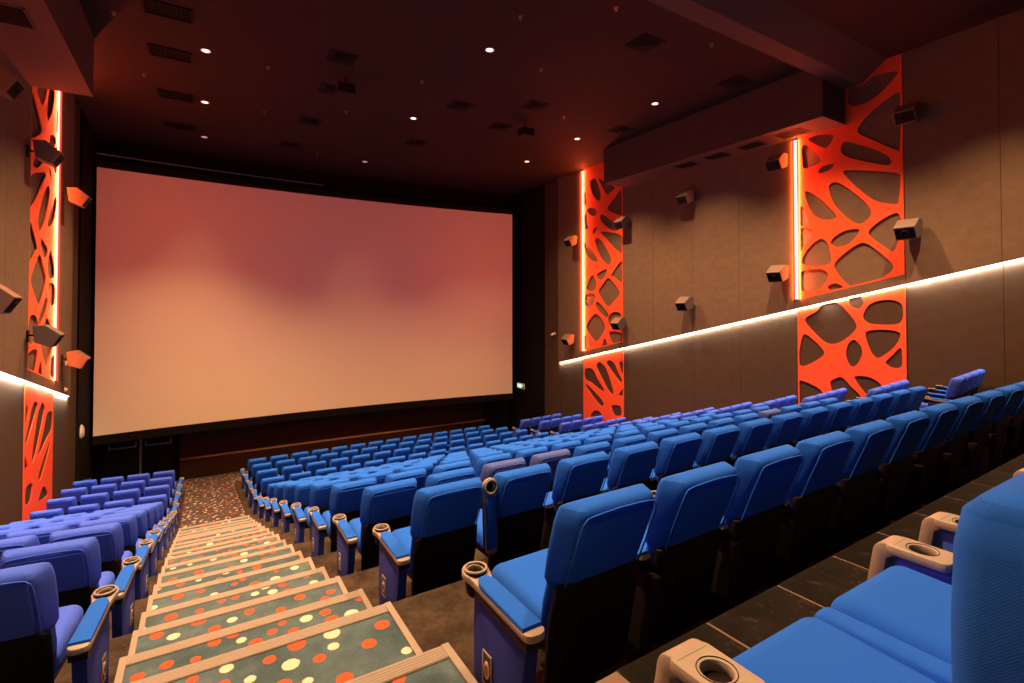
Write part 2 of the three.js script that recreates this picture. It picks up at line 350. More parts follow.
function holeShape(pts, mir) {
  const cx = pts.reduce((s, p) => s + p[0], 0) / pts.length, cy = pts.reduce((s, p) => s + p[1], 0) / pts.length;
  const c = new THREE.CatmullRomCurve3(pts.map(([d, h]) => new THREE.Vector3(d, h, 0)), true, 'catmullrom', 0.42);
  return c.getPoints(pts.length * 4).slice(0, -1);
}
function cutPanel(d0, d1, bot, top, holes, x, thick) {   // bot(d), top(d): outline in eye coordinates
  const m = 0.035, out = [[d0, bot(d0)], [d1, bot(d1)], [d1, top(d1)], [d0, top(d0)]];
  const s = new THREE.Shape(out.map(p => new THREE.Vector2(...p)));
  for (const h of holes) {
    let q = holeShape(h).map(p => { const d = Math.min(d1 - m, Math.max(d0 + m, p.x)); return new THREE.Vector2(d, Math.min(top(d) - m, Math.max(bot(d) + m, p.y))); });
    q = q.filter((p, i) => p.distanceTo(q[(i + 1) % q.length]) > 0.004);
    if (q.length < 4 || Math.abs(THREE.ShapeUtils.area(q)) < 0.006) continue;
    s.holes.push(new THREE.Path(q));
  }
  const g = new THREE.ExtrudeGeometry(s, { depth: thick, bevelEnabled: false });
  g.applyMatrix4(new THREE.Matrix4().set(0, 0, 1, x, 0, 1, 0, EYE, -1, 0, 0, 0, 0, 0, 0, 1));
  return boxUV(g);
}
const SIDES = [['wall_left', WL, 1], ['wall_right', WR, -1]];    // inward direction
for (const [name, X, inw] of SIDES) {
  const w = struct(name);
  const xs = (a, b) => inw > 0 ? [X + a, X + b] : [X - b, X - a];
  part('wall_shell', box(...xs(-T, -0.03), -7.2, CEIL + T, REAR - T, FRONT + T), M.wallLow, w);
  // lower cladding and upper proud cladding, panel by panel
  for (let i = 0; i + 1 < seams.length; i++) {
    const a = seams[i] + 0.004, b = seams[i + 1] - 0.004;
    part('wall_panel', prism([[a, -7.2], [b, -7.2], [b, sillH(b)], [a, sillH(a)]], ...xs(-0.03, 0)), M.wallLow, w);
    const niche = PANELS.some(p => Math.abs(p[0] - seams[i]) < 0.01);
    if (niche) {
      part('niche_back', prism([[a, sillH(a)], [b, sillH(b)], [b, CEIL], [a, CEIL]], ...xs(-0.03, 0)), M.wall, w);
      part('niche_sill', prism([[a, ledH(a)], [b, ledH(b)], [b, sillH(b)], [a, sillH(a)]], ...xs(0, PROUD)), M.wall, w);
    } else part('wall_panel', prism([[a, ledH(a)], [b, ledH(b)], [b, CEIL], [a, CEIL]], ...xs(0, PROUD)), M.wall, w);
  }
  part('wall_panel', box(...xs(-0.03, 0), -7.2, CEIL, PROUD_END + 0.004, 19.0), M.wallLow, w);
  part('wall_curtain', box(...xs(-0.03, 0.05), -7.2, CEIL, 19.0, FRONT), M.black, w);
}
{
  const w = struct('wall_front');
  part('wall_shell', box(WL - T, WR + T, -7.2, CEIL + T, FRONT, FRONT + T), M.black, w);
  part('stage_panel', box(-0.62, 11.9, -6.5, -5.52, FRONT - 0.16, FRONT), M.stage, w);
  part('stage_panel', box(-0.62, 11.9, -5.46, -4.2, FRONT - 0.10, FRONT), M.stage, w);
  part('stage_trim', box(-0.62, 11.95, -5.52, -5.46, FRONT - 0.19, FRONT), M.trim, w);
  const r = struct('wall_rear');
  part('wall_shell', box(WL - T, WR + T, -7.2, CEIL + T, REAR - T, REAR), M.black, r);
}
structMesh('ceiling', box(WL - T, WR + T, CEIL, CEIL + T, REAR - T, FRONT + T), M.ceiling);
{
  const b = structMesh('trim_1', prism([[5.3, CEIL], [5.8, 5.38], [6.2, 5.38], [6.2, CEIL]], WL + PROUD, WR - PROUD), M.soffit);
  b.userData.label = 'dark slanted ceiling beam across the hall';
}
// soffits along the tops of the side walls with return air openings underneath
for (const [n, x0, x1] of [['trim_2', WL, -2.0], ['trim_3', 12.35, WR]]) {
  const s = struct(n);
  part('soffit_box', box(x0, x1, 4.5, CEIL, 6.2, 13.75), M.soffit, s);
  for (const d of [6.9, 8.0, 9.1, 10.2]) {
    const xa = x0 + 0.3, xb = x1 - 0.3;
    part('vent_frame', merge([box(xa, xb, 4.485, 4.5, d, d + 0.03), box(xa, xb, 4.485, 4.5, d + 0.67, d + 0.7), box(xa, xa + 0.03, 4.485, 4.5, d, d + 0.7), box(xb - 0.03, xb, 4.485, 4.5, d, d + 0.7)]), M.soffit, s);
    part('vent_opening', box(xa + 0.03, xb - 0.03, 4.493, 4.5, d + 0.03, d + 0.67), M.black, s);
    for (let k = 1; k < 6; k++) part('vent_slat', box(xa + 0.03, xb - 0.03, 4.486, 4.492, d + k * 0.11, d + k * 0.11 + 0.035), M.grille, s);
  }
}

// ---------------------------------------------------------------- cut-out panels with vertical light strips, light coves
const panelWords = {
  'wall_left0': null,
  'wall_left1': 'left wall near the screen', 'wall_right0': 'right wall nearer the viewer', 'wall_right1': 'right wall near the screen'
};
for (const [name, X, inw] of SIDES) {
  PANELS.forEach(([a, b], k) => {
    const word = { wall_left0: 'left wall, behind the viewer side', ...panelWords }[name + k] || 'left wall nearer the viewer';
    const U = k ? FAR_UPPER_HOLES : NEAR_UPPER_HOLES, Lw = k ? FAR_LOWER_HOLES : NEAR_LOWER_HOLES;
    const xin = inw > 0 ? X + 0.03 : X - 0.05;
    const under = k ? () => CEIL - 0.01 : d => d > 6.2 ? CEIL - 0.01 : CEIL - 0.01;
    // upper panel stands in the recess
    const up = thing('cutout_panel', `orange-red upper cut-out panel in a lit recess, ${word}`, 'wall panel', null, 0);
    const g = cutPanel(a + 0.02, b - 0.13, sillH, () => CEIL, U, xin, 0.02);
    up.add(meshOf('panel_sheet', g, M.lattice));
    const lo = thing('cutout_panel', `orange-red lower cut-out panel below the light line, ${word}`, 'wall panel', null, 0);
    lo.add(meshOf('panel_sheet', cutPanel(a + 0.02, b - 0.05, () => k ? -4.94 : -2.52, d => ledH(d) - 0.02, Lw, inw > 0 ? X + 0.008 : X - 0.028, 0.02), M.lattice));
    // strip on the far return of the recess
    const top = k ? CEIL - 0.05 : 4.48, bot = sillH(b) + 0.03, xm = X + inw * 0.022;
    const s = thing('light_strip', `glowing vertical light strip beside the cut-out panel, ${word}`, 'light', null, 0);
    s.add(meshOf('strip_profile', box(xm - 0.018, xm + 0.018, bot, top, b - 0.125, b - 0.004), M.white));
    s.add(meshOf('strip_diffuser', box(...(inw > 0 ? [xm + 0.018, xm + 0.034] : [xm - 0.034, xm - 0.018]), bot + 0.01, top - 0.01, b - 0.085, b - 0.012), stripGlow));
    const wl = new THREE.RectAreaLight(lin(...STRIP.nicheColor), STRIP.niche, 0.07, top - bot);
    wl.position.copy(V(X + inw * 0.07, (top + bot) / 2, b - 0.13)); wl.lookAt(V(X + inw * 0.07, (top + bot) / 2, b - 3)); wl.name = 'strip_niche_light'; s.add(wl);
    const rl = new THREE.RectAreaLight(lin(...STRIP.redColor), STRIP.inward, 0.05, top - bot);
    rl.position.copy(V(X + inw * 0.11, (top + bot) / 2, b - 0.06)); rl.lookAt(V(X + inw * 3, (top + bot) / 2, b - 0.06)); rl.name = 'strip_red_light'; s.add(rl);
    const xe = X + inw * (PROUD + 0.012);
    s.add(meshOf('strip_edge', box(xe - 0.012, xe + 0.012, bot, top, b - 0.004, b + 0.014), redGlow));
    const fl = new THREE.RectAreaLight(lin(...STRIP.redColor), STRIP.forward, 0.04, top - bot);
    fl.position.copy(V(xe + inw * 0.01, (top + bot) / 2, b + 0.02)); fl.lookAt(V(xe, (top + bot) / 2, b + 3)); fl.name = 'strip_forward_light'; s.add(fl);
  });
  // sloping cove light under the proud cladding
  const c = thing('cove_light', `long sloping white light line under the ${inw > 0 ? 'left' : 'right'} wall ledge`, 'light', null, 0);
  const xa = inw > 0 ? [X + 0.012, X + 0.05] : [X - 0.05, X - 0.012];
  c.add(meshOf('cove_profile', prism([[-4, ledH(-4) - 0.012], [17.85, ledH(17.85) - 0.012], [17.85, ledH(17.85)], [-4, ledH(-4)]], ...xa), M.white));
  c.add(meshOf('cove_diffuser', prism([[-4, ledH(-4) - 0.02], [17.85, ledH(17.85) - 0.02], [17.85, ledH(17.85) - 0.012], [-4, ledH(-4) - 0.012]], xa[0] + 0.005, xa[1] - 0.005), coveGlow));
  const len = Math.hypot(21.85, 21.85 * 0.2264), mid = (17.85 - 4) / 2;
  const rl = new THREE.RectAreaLight(lin(...COVE.color), COVE.level, 0.03, len);
  rl.name = 'cove_lamp';
  // local -z faces down (normal of the slope), local y along the wall
  const yv = new THREE.Vector3(0, -0.2264, -1).normalize(), zv = new THREE.Vector3(0, 1, -0.2264).normalize(), xv = new THREE.Vector3().crossVectors(yv, zv);
  const tilt = 0.7; zv.multiplyScalar(Math.cos(tilt)).addScaledVector(new THREE.Vector3(inw, 0, 0), Math.sin(tilt)); xv.crossVectors(yv, zv);   // aimed a little at the wall
  rl.quaternion.setFromRotationMatrix(new THREE.Matrix4().makeBasis(xv, yv, zv));
  rl.position.copy(V((xa[0] + xa[1]) / 2, ledH(mid) - 0.024, mid)); c.add(rl);
}
function meshOf(n, g, m) { const o = new THREE.Mesh(g, m); o.name = n; o.castShadow = o.receiveShadow = true; return o; }

// ---------------------------------------------------------------- cinema screen (curved)
{
  const xl = -2.91, xr = 12.80, top = 4.56, bot = -4.08, n = 48, dz = t => 20.8 + 0.6 * (1 - (2 * t - 1) ** 2);
  const t = thing('cinema_screen', 'huge blank curved cinema screen glowing pink to tan', 'screen', null);
  const front = [], back = [];
  for (let i = 0; i <= n; i++) { const q = i / n; front.push(new THREE.Vector2(xl + (xr - xl) * q, dz(q))); back.unshift(new THREE.Vector2(xl + (xr - xl) * q, dz(q) + 0.03)); }
  const mk = (f, b, h0, h1) => {
    const g = new THREE.ExtrudeGeometry(new THREE.Shape([...f, ...b]), { depth: h1 - h0, bevelEnabled: false });
    g.applyMatrix4(new THREE.Matrix4().set(1, 0, 0, 0, 0, 0, 1, EYE + h0, 0, -1, 0, 0, 0, 0, 0, 1));
    return boxUV(toCreasedNormals(g, 0.5));
  };
  part('screen_sheet', mk(front, back, bot, top), M.screen, t);
  const f2 = [], b2 = [];
  for (let i = 0; i <= n; i++) { const q = i / n, x = xl - 0.02 + (xr - xl + 0.04) * q; f2.push(new THREE.Vector2(x, dz(q) - 0.06)); b2.unshift(new THREE.Vector2(x, dz(q) + 0.14)); }
  part('screen_frame', mk(f2, b2, top + 0.005, top + 0.22), M.black, t, 'black masking above the screen');
  part('screen_frame', mk(f2, b2, bot - 0.28, bot - 0.005), M.black, t, 'black masking below the screen');
  const rail = [];
  for (let i = 0; i <= 12; i++) { const q = i / 12 * 0.45; rail.push(V(xl + (xr - xl) * q, top + 0.42, dz(q) - 0.1)); }
  part('curtain_rail', tube(rail, 0.02, 30), M.metal, t);
}

// ---------------------------------------------------------------- seats
// local frame: origin on the floor below the rear top edge of the back, facing -z
const G = {};
{
  const hd = (h, dF, dR, wF, wR, r) => [h, ring(wF, wR, -dF, -dR, r)];
  G.head = loft([hd(0.585, .205, .14, .225, .185, .03), hd(0.602, .212, .128, .255, .202, .035), hd(0.63, .210, .115, .268, .212, .035), hd(0.75, .18, .067, .272, .216, .035),
    hd(0.87, .148, .018, .268, .214, .035), hd(0.920, .136, .006, .260, .210, .035), hd(0.945, .124, .016, .250, .200, .03), hd(0.956, .108, .035, .232, .182, .025), hd(0.960, .092, .055, .20, .15, .02)]);
  G.lower = loft([hd(0.30, .28, .19, .20, .195, .03), hd(0.34, .285, .18, .235, .205, .035), hd(0.50, .245, .155, 0.252, .208, .035), hd(0.60, .215, .14, .252, .205, .035), hd(0.625, .20, .14, .21, .18, .03)]);
  G.rearPanel = loft([hd(0.605, .15, .121, .190, .184, .01), hd(0.625, .15, .110, .200, .192, .012), hd(0.75, .10, .060, .204, .196, .012), hd(0.895, .04, .002, .202, .194, .012), hd(0.912, .035, .010, .190, .180, .01)]);
  const pp = [[-.211, .61, .119], [-.215, .75, .063], [-.212, .87, .014], [-.200, .912, .005], [-.155, .924, .003], [0, .930, .002], [.155, .924, .003], [.200, .912, .005], [.212, .87, .014], [.215, .75, .063], [.211, .61, .119]];
  G.piping = tube(pp.map(([x, y, d]) => new THREE.Vector3(x, y, -d)), 0.0042, 34, false, 5);
  G.shell = loft([hd(0.10, .26, .215, .19, .185, .03), hd(0.14, .26, .20, .235, .225, .03), hd(0.45, .20, .148, .248, .236, .03), hd(0.60, .16, .117, .245, .225, .03), hd(0.62, .15, .114, .207, .197, .02)]);
  const seat = new RoundedBoxGeometry(0.475, 0.15, 0.47, 4, 0.055);
  { const p = seat.attributes.position; for (let i = 0; i < p.count; i++) { const x = p.getX(i), y = p.getY(i), z = p.getZ(i); if (y > 0) p.setY(i, y + 0.022 * (1 - (x / 0.24) ** 2) * (1 - (z / 0.24) ** 2)); } seat.computeVertexNormals(); }
  seat.rotateX(0.06); seat.translate(0, 0.385, -0.47); G.seat = boxUV(seat);
  G.pan = merge([lbox(0.42, 0.05, 0.40, 0, 0.29, -0.45)]);
  G.foot = merge([lbox(0.05, 0.27, 0.26, 0, 0.135, -0.34), lbox(0.10, 0.02, 0.34, 0, 0.01, -0.34)]);
  // arm, local to its rear pivot (depth 0.03, height 0.585)
  const arm = new THREE.Shape();
  const W = 0.040, C = 0.056, cz = 0.43;
  arm.moveTo(-W, -0.005); arm.quadraticCurveTo(-W, -0.04, 0, -0.04); arm.quadraticCurveTo(W, -0.04, W, -0.005);
  arm.lineTo(W - 0.004, 0.30); arm.quadraticCurveTo(W - 0.002, 0.36, C - 0.006, 0.395); arm.absarc(0, cz, C, -0.65, Math.PI + 0.65, false); arm.quadraticCurveTo(-W + 0.002, 0.36, -W + 0.004, 0.30); arm.lineTo(-W, -0.005);
  const hole = new THREE.Path(); hole.absarc(0, cz, 0.041, 0, Math.PI * 2, true); arm.holes.push(hole);
  const bend = g => { const p = g.attributes.position; for (let i = 0; i < p.count; i++) { const d = -p.getZ(i); p.setY(i, p.getY(i) + 0.028 * Math.pow(Math.max(0, d / 0.43), 2) - 0.006 * Math.sin(Math.min(1, Math.max(0, d / 0.43)) * Math.PI)); } g.computeVertexNormals(); return g; };
  const ext = (s, depth, bev, seg = 8) => { let g = new THREE.ExtrudeGeometry(s, { depth, bevelEnabled: true, bevelThickness: bev, bevelSize: bev, bevelSegments: 2, curveSegments: seg }); g.rotateX(-Math.PI / 2); return g; };
  let a = ext(arm, 0.020, 0.005, 10); bend(a); a = toCreasedNormals(a, 0.6); G.arm = boxUV(a);
  const under = new THREE.Shape(); under.moveTo(-W + .006, -.02); under.lineTo(W - .006, -.02); under.lineTo(W - .01, .37); under.lineTo(-W + .01, .37);
  let u = ext(under, 0.03, 0.004); u.translate(0, -0.042, 0); bend(u); G.armUnder = boxUV(toCreasedNormals(u, 0.6));
  const padS = new THREE.Shape(); const pw = 0.0375;
  padS.moveTo(-pw, 0.0); padS.lineTo(pw, 0.0); padS.lineTo(pw - 0.002, 0.31); padS.quadraticCurveTo(pw - 0.004, 0.358, 0, 0.362); padS.quadraticCurveTo(-pw + 0.004, 0.358, -pw + 0.002, 0.31);
  // finely cut along its length so that it follows the bend of the arm
  let pd = ext(padS, 0.012, 0.006); pd.translate(0, 0.022, 0); bend(pd); G.pad = boxUV(toCreasedNormals(pd, 0.7));
  const well = new THREE.LatheGeometry([[0.001, -0.075], [0.030, -0.075], [0.036, -0.06], [0.0395, 0.028], [0.044, 0.034], [0.050, 0.030], [0.050, 0.0], [0.041, -0.066], [0.030, -0.082], [0.001, -0.082]].map(p => new THREE.Vector2(...p)), 20);
  well.translate(0, 0.028, -cz); G.well = well;
  const rim = new THREE.TorusGeometry(0.0475, 0.006, 6, 24); rim.rotateX(Math.PI / 2); rim.translate(0, 0.062, -cz); G.rim = rim;
  // end panel: side profile [depth, height]
  const sideShape = (() => {
    const s = new THREE.Shape(); s.moveTo(0.13, 0.03); s.lineTo(0.36, 0.03); s.quadraticCurveTo(0.40, 0.03, 0.405, 0.08); s.quadraticCurveTo(0.425, 0.33, 0.41, 0.535);
    s.quadraticCurveTo(0.22, 0.495, 0.03, 0.508); s.quadraticCurveTo(0.06, 0.28, 0.11, 0.06); s.quadraticCurveTo(0.115, 0.03, 0.13, 0.03); return s;
  })();
  const side = (depth, bev) => { const g = new THREE.ExtrudeGeometry(sideShape, { depth, bevelEnabled: true, bevelThickness: bev, bevelSize: bev, bevelSegments: 2, curveSegments: 6 }); g.translate(0, 0, -depth / 2); g.rotateY(Math.PI / 2); return boxUV(toCreasedNormals(g, 0.6)); };
  G.endPanel = side(0.046, 0.008); G.midPanel = side(0.026, 0.005);
  G.plate = new RoundedBoxGeometry(0.006, 0.125, 0.062, 2, 0.002);
  G.plateFrame = merge([lbox(0.008, 0.006, 0.07, 0, 0.064, 0), lbox(0.008, 0.006, 0.07, 0, -0.064, 0), lbox(0.008, 0.128, 0.006, 0, 0, 0.034), lbox(0.008, 0.128, 0.006, 0, 0, -0.034)]);
  const bd = []; 
  { const disc = new THREE.CylinderGeometry(0.026, 0.026, 0.004, 24); disc.scale(1, 1, 1.0); disc.rotateZ(Math.PI / 2); disc.scale(1, 1.35, 0.8); bd.push(disc);
    for (const o of [-0.009, 0, 0.009]) bd.push(lbox(0.006, 0.038, 0.003, 0, 0, o)); }
  G.badge = merge(bd.slice(0, 1)); G.badgeBars = merge(bd.slice(1));
}
function addArm(seat, x, outer, raised) {
  const fwd = outer || raised ? 0 : 0.17;               // outer: -1 / 1 = the aisle side of an end arm, 0 = between seats
  const a = part('armrest', G.arm, outer || raised ? M.tan : M.blackPlastic, seat); a.position.set(x, 0.545, -0.03 - fwd);
  part('arm_underside', G.armUnder, M.blackPlastic, a); part('arm_pad', G.pad, outer ? seat.userData.endMat || M.blue : M.blue, a);
  part('cup_holder', G.well, M.well, a); part('cup_rim', G.rim, M.tan, a);
  if (raised) { a.rotation.x = 1.45; a.position.set(x, 0.44, -0.09); }
  else {
    const e = part('end_panel', outer ? G.endPanel : G.midPanel, outer ? M.endPanel : M.blackPlastic, seat); e.position.x = x; if (!outer) e.position.z = -0.06;
    if (outer) {
      const p = part('aisle_plate', G.plate, M.plateBlack, e); p.position.set(outer * 0.032, 0.27, -0.30); 
      const f = part('aisle_plate_frame', G.plateFrame, M.plate, e); f.position.copy(p.position);
      const b = part('aisle_badge', G.badge, M.badge, e); b.position.set(outer * 0.036, 0.27, -0.30);
      const bb = part('aisle_badge_mark', G.badgeBars, M.plateBlack, e); bb.position.set(outer * 0.0365, 0.27, -0.30);
    }
  }
}
function makeSeat(arms, mat = M.blue) {                 // arms: [[x, outer, raised], ...]
  const o = new THREE.Group();
  part('backrest', G.head, mat, o); part('lower_back', G.lower, mat, o); part('back_panel', G.rearPanel, mat, o);
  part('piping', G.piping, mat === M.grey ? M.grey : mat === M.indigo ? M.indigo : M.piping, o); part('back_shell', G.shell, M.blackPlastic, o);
  part('seat_cushion', G.seat, mat, o); part('seat_pan', G.pan, M.blackPlastic, o); part('leg', G.foot, M.blackPlastic, o);
  for (const [x, outer, raised] of arms) addArm(o, x, outer, raised);
  return o;
}
const ordinal = ['first', 'second', 'third', 'fourth', 'fifth', 'sixth', 'seventh', 'eighth', 'ninth', 'tenth', 'eleventh', 'twelfth', 'thirteenth', 'fourteenth', 'fifteenth'];
const PITCH = 0.58, HALF = 0.29;
const protos = {};
function seatOf(key, arms, mat) { return (protos[key] ??= makeSeat(arms, mat)).clone(); }
function placeSeat(key, arms, mat, x, row, label, group) {
  const o = seatOf(key, arms, mat); o.name = numbered('cinema_chair'); scene.add(o);
  o.position.copy(V(x, rowFloor(row), rowBack(row))); o.userData = { label, category: 'chair', group }; return o;
}
// which seats the photograph can show: centre of the back must fall in (or near) the frame
camera.updateMatrixWorld(); camera.updateProjectionMatrix();
function inFrame(x, h, d, mx = 1.12) { const p = V(x, h, d).project(camera); return p.z < 1 && Math.abs(p.x) < mx && p.y > -1.35 && p.y < 1.1; }
const ROW_TURN = 0.021, NCENTRE = 14, BLOCK_TURN = THREE.MathUtils.degToRad(5.5);
ROWS.forEach((r, i) => {
  const rowWord = ordinal[ROWS.length - 1 - i], c0 = i === 0 ? 1.49 : 1.49, h = r[2] + 0.2, d = r[1] - 0.3;
  const endX = i === 0 ? 1.05 : 1.12;
  for (let k = 0; k < NCENTRE; k++) {
    const x = c0 + k * 0.607; if (!inFrame(x, h, d)) continue;
    const first = k === 0, last = k === NCENTRE - 1, raised = i === 1 && k === 1;
    const arms = [[first ? endX - c0 : -HALF, first ? -1 : 0, raised]]; if (last) arms.push([HALF + 0.04, 1, false]);
    const grey = i === 2 && (k === 2 || k === 3 || k === 10);
    const ahead = (x - 1.1) * ROW_TURN;
    const seat = placeSeat(`c${first ? 'f' + (i === 0) : last ? 'l' : raised ? 'r' : 'm'}${grey ? 'g' : ''}`, arms, grey ? M.grey : M.blue, x, i,
      grey ? `faded grey-violet seat in the centre block, ${rowWord} row from the screen, ${ordinal[k]} from the stairs`
        : `blue centre-block seat${raised ? ' with raised armrest' : ''}, ${rowWord} row from the screen, ${ordinal[k]} seat from the stairs`, 'seats of the centre block');
    seat.position.z -= ahead; seat.rotation.y = Math.atan(ROW_TURN);
  }
  if (i === 0) return;
  // the side blocks are turned a little towards the middle of the screen
  for (const [side, ax, dir] of [['left', -0.44, 1], ['right', 10.99, -1]]) for (let k = 0; k < 4; k++) {
    const a = BLOCK_TURN * dir * (dir < 0 ? 1.2 : 1), off = dir < 0 ? 0.34 : 0.38, lx = -dir * (off + k * PITCH), ld = -ARM_D;
    const x = ax + lx * Math.cos(a) + ld * Math.sin(a), dd = r[1] + (dir < 0 ? 0.24 : 0) - lx * Math.sin(a) + ld * Math.cos(a);
    if (!inFrame(x, h, dd)) continue;
    const arms = [[dir * (k === 0 ? off : HALF), k === 0 ? dir : 0, false]];
    const o = placeSeat(side + (k === 0 ? 'first' : 'rest'), arms, M.indigo, x, i, side === 'left' ? `red-light-tinted blue left-block seat, ${rowWord} row from the screen, ${ordinal[k]} seat from the stairs`
      : `red-light-tinted blue seat by the right wall, ${rowWord} row from the screen, ${ordinal[3 - k]} from the wall`, `seats of the ${side} block`);
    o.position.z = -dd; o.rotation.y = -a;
  }
});

// ---------------------------------------------------------------- wide two-seat units beside the camera
{
  const cush = (w) => {
    const g = new RoundedBoxGeometry(w, 0.16, 0.56, 5, 0.06), p = g.attributes.position;
    for (let i = 0; i < p.count; i++) { const x = p.getX(i), y = p.getY(i), z = p.getZ(i); if (y > 0) p.setY(i, y + 0.03 * (1 - (2 * x / w) ** 2) * (1 - (z / 0.25) ** 2)); }
    g.computeVertexNormals(); return boxUV(g);
  };
  const hd = (h, dF, dR, wF, wR, r) => [h, ring(wF, wR, -dF, -dR, r, 5)];
  const back = loft([hd(0.52, .24, .12, .20, .19, .04), hd(0.56, .25, .10, .235, .225, .045), hd(0.62, .25, .09, .25, .24, .05), hd(0.80, .25, .05, .252, .242, .05), hd(0.93, .245, .012, .250, .240, .05), hd(0.985, .235, .01, .244, .232, .05), hd(1.008, .215, .028, .228, .214, .045), hd(1.02, .18, .06, .19, .175, .03)], 1.3);
  const lower = loft([hd(0.25, .33, .2, .20, .19, .04), hd(0.5, .27, .13, .205, .195, .04), hd(0.55, .25, .12, .19, .18, .03)]);
  const tanLeg = (() => { // box arm seen from the side: [depth, height]
    const s = new THREE.Shape(); s.moveTo(0.562, 0.496); s.lineTo(0.575, 0.496); s.quadraticCurveTo(0.602, 0.494, 0.610, 0.468); s.lineTo(0.655, 0.20); s.lineTo(0.622, 0.20); s.lineTo(0.580, 0.455); s.lineTo(0.562, 0.465);
    const g = new THREE.ExtrudeGeometry(s, { depth: 0.10, bevelEnabled: true, bevelThickness: 0.006, bevelSize: 0.006, bevelSegments: 2, curveSegments: 5 }); g.translate(0, 0, -0.05); g.rotateY(Math.PI / 2); return boxUV(toCreasedNormals(g, 0.6));
  })();
  const top = (() => {
    const s = new THREE.Shape(); const w = 0.058, l = 0.17, r = 0.02;
    s.moveTo(-w + r, 0); s.lineTo(w - r, 0); s.quadraticCurveTo(w, 0, w, r); s.lineTo(w, l - r); s.quadraticCurveTo(w, l, w - r, l); s.lineTo(-w + r, l); s.quadraticCurveTo(-w, l, -w, l - r); s.lineTo(-w, r); s.quadraticCurveTo(-w, 0, -w + r, 0);
    const h = new THREE.Path(); h.absarc(0, 0.085, 0.041, 0, Math.PI * 2, true); s.holes.push(h);
    const g = new THREE.ExtrudeGeometry(s, { depth: 0.020, bevelEnabled: true, bevelThickness: 0.005, bevelSize: 0.005, bevelSegments: 2, curveSegments: 12 }); g.rotateX(-Math.PI / 2); g.translate(0, 0.476, -0.405); return boxUV(toCreasedNormals(g, 0.6));
  })();
  const wellG = new THREE.LatheGeometry([[0.001, -0.016], [0.038, -0.016], [0.0405, 0.006], [0.0445, 0.0135], [0.047, 0.008], [0.042, -0.018], [0.001, -0.018]].map(p => new THREE.Vector2(...p)), 24);
  wellG.translate(0, 0.49, -0.49);
  const padG = boxUV(new RoundedBoxGeometry(0.105, 0.075, 0.30, 3, 0.022)); padG.translate(0, 0.468, -0.25);
  const sideG = boxUV(new RoundedBoxGeometry(0.085, 0.28, 0.50, 3, 0.02)); sideG.translate(0, 0.325, -0.31);
  const seatD = 0.09;                                      // depth of the rear edge
  const unit = (x0, x1, label) => {
    const w = x1 - x0, mid = (x0 + x1) / 2;
    const t = thing('two_seat_unit', label, 'seat', V(mid, -1.31, seatD), 0, 'wide two-seat units');
    for (const s of [-1, 1]) {
      const a = part('armrest', tanLeg, M.tan, t, 'tan boxed armrest with a cup holder'); a.position.set(s * w / 2, 0, -0.155);
      part('arm_top', top, M.tan, a); part('cup_holder', wellG, M.well, a); part('arm_pad', padG, M.blue, a);
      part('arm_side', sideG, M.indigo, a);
    }
    const cw = (w - 0.11 - 0.09) / 2;
    const cg = cush(cw);
    for (const s of [-1, 1]) {
      const c = part('seat_cushion', cg, M.blue, t); c.position.set(s * (cw / 2 + 0.046), 0.375, -0.44); c.rotation.x = 0.04;
      const b = part('backrest', back, M.blue, t); b.position.x = s * 0.255; 
      const l = part('lower_back', lower, M.blue, t); l.position.x = s * 0.255;
    }
    const m = part('middle_pad', boxUV(new RoundedBoxGeometry(0.088, 0.15, 0.545, 3, 0.03)), M.blue, t); m.position.set(0, 0.375, -0.435);
    part('seat_base', lbox(w - 0.2, 0.29, 0.36, 0, 0.145, -0.36), M.blackPlastic, t);
    return t;
  };
  unit(0.99, 2.07, 'wide blue two-seat unit with tan cup-holder arms in the near right corner');
  unit(2.47, 3.55, 'second wide blue two-seat unit, farther along the near row at the right edge');
}

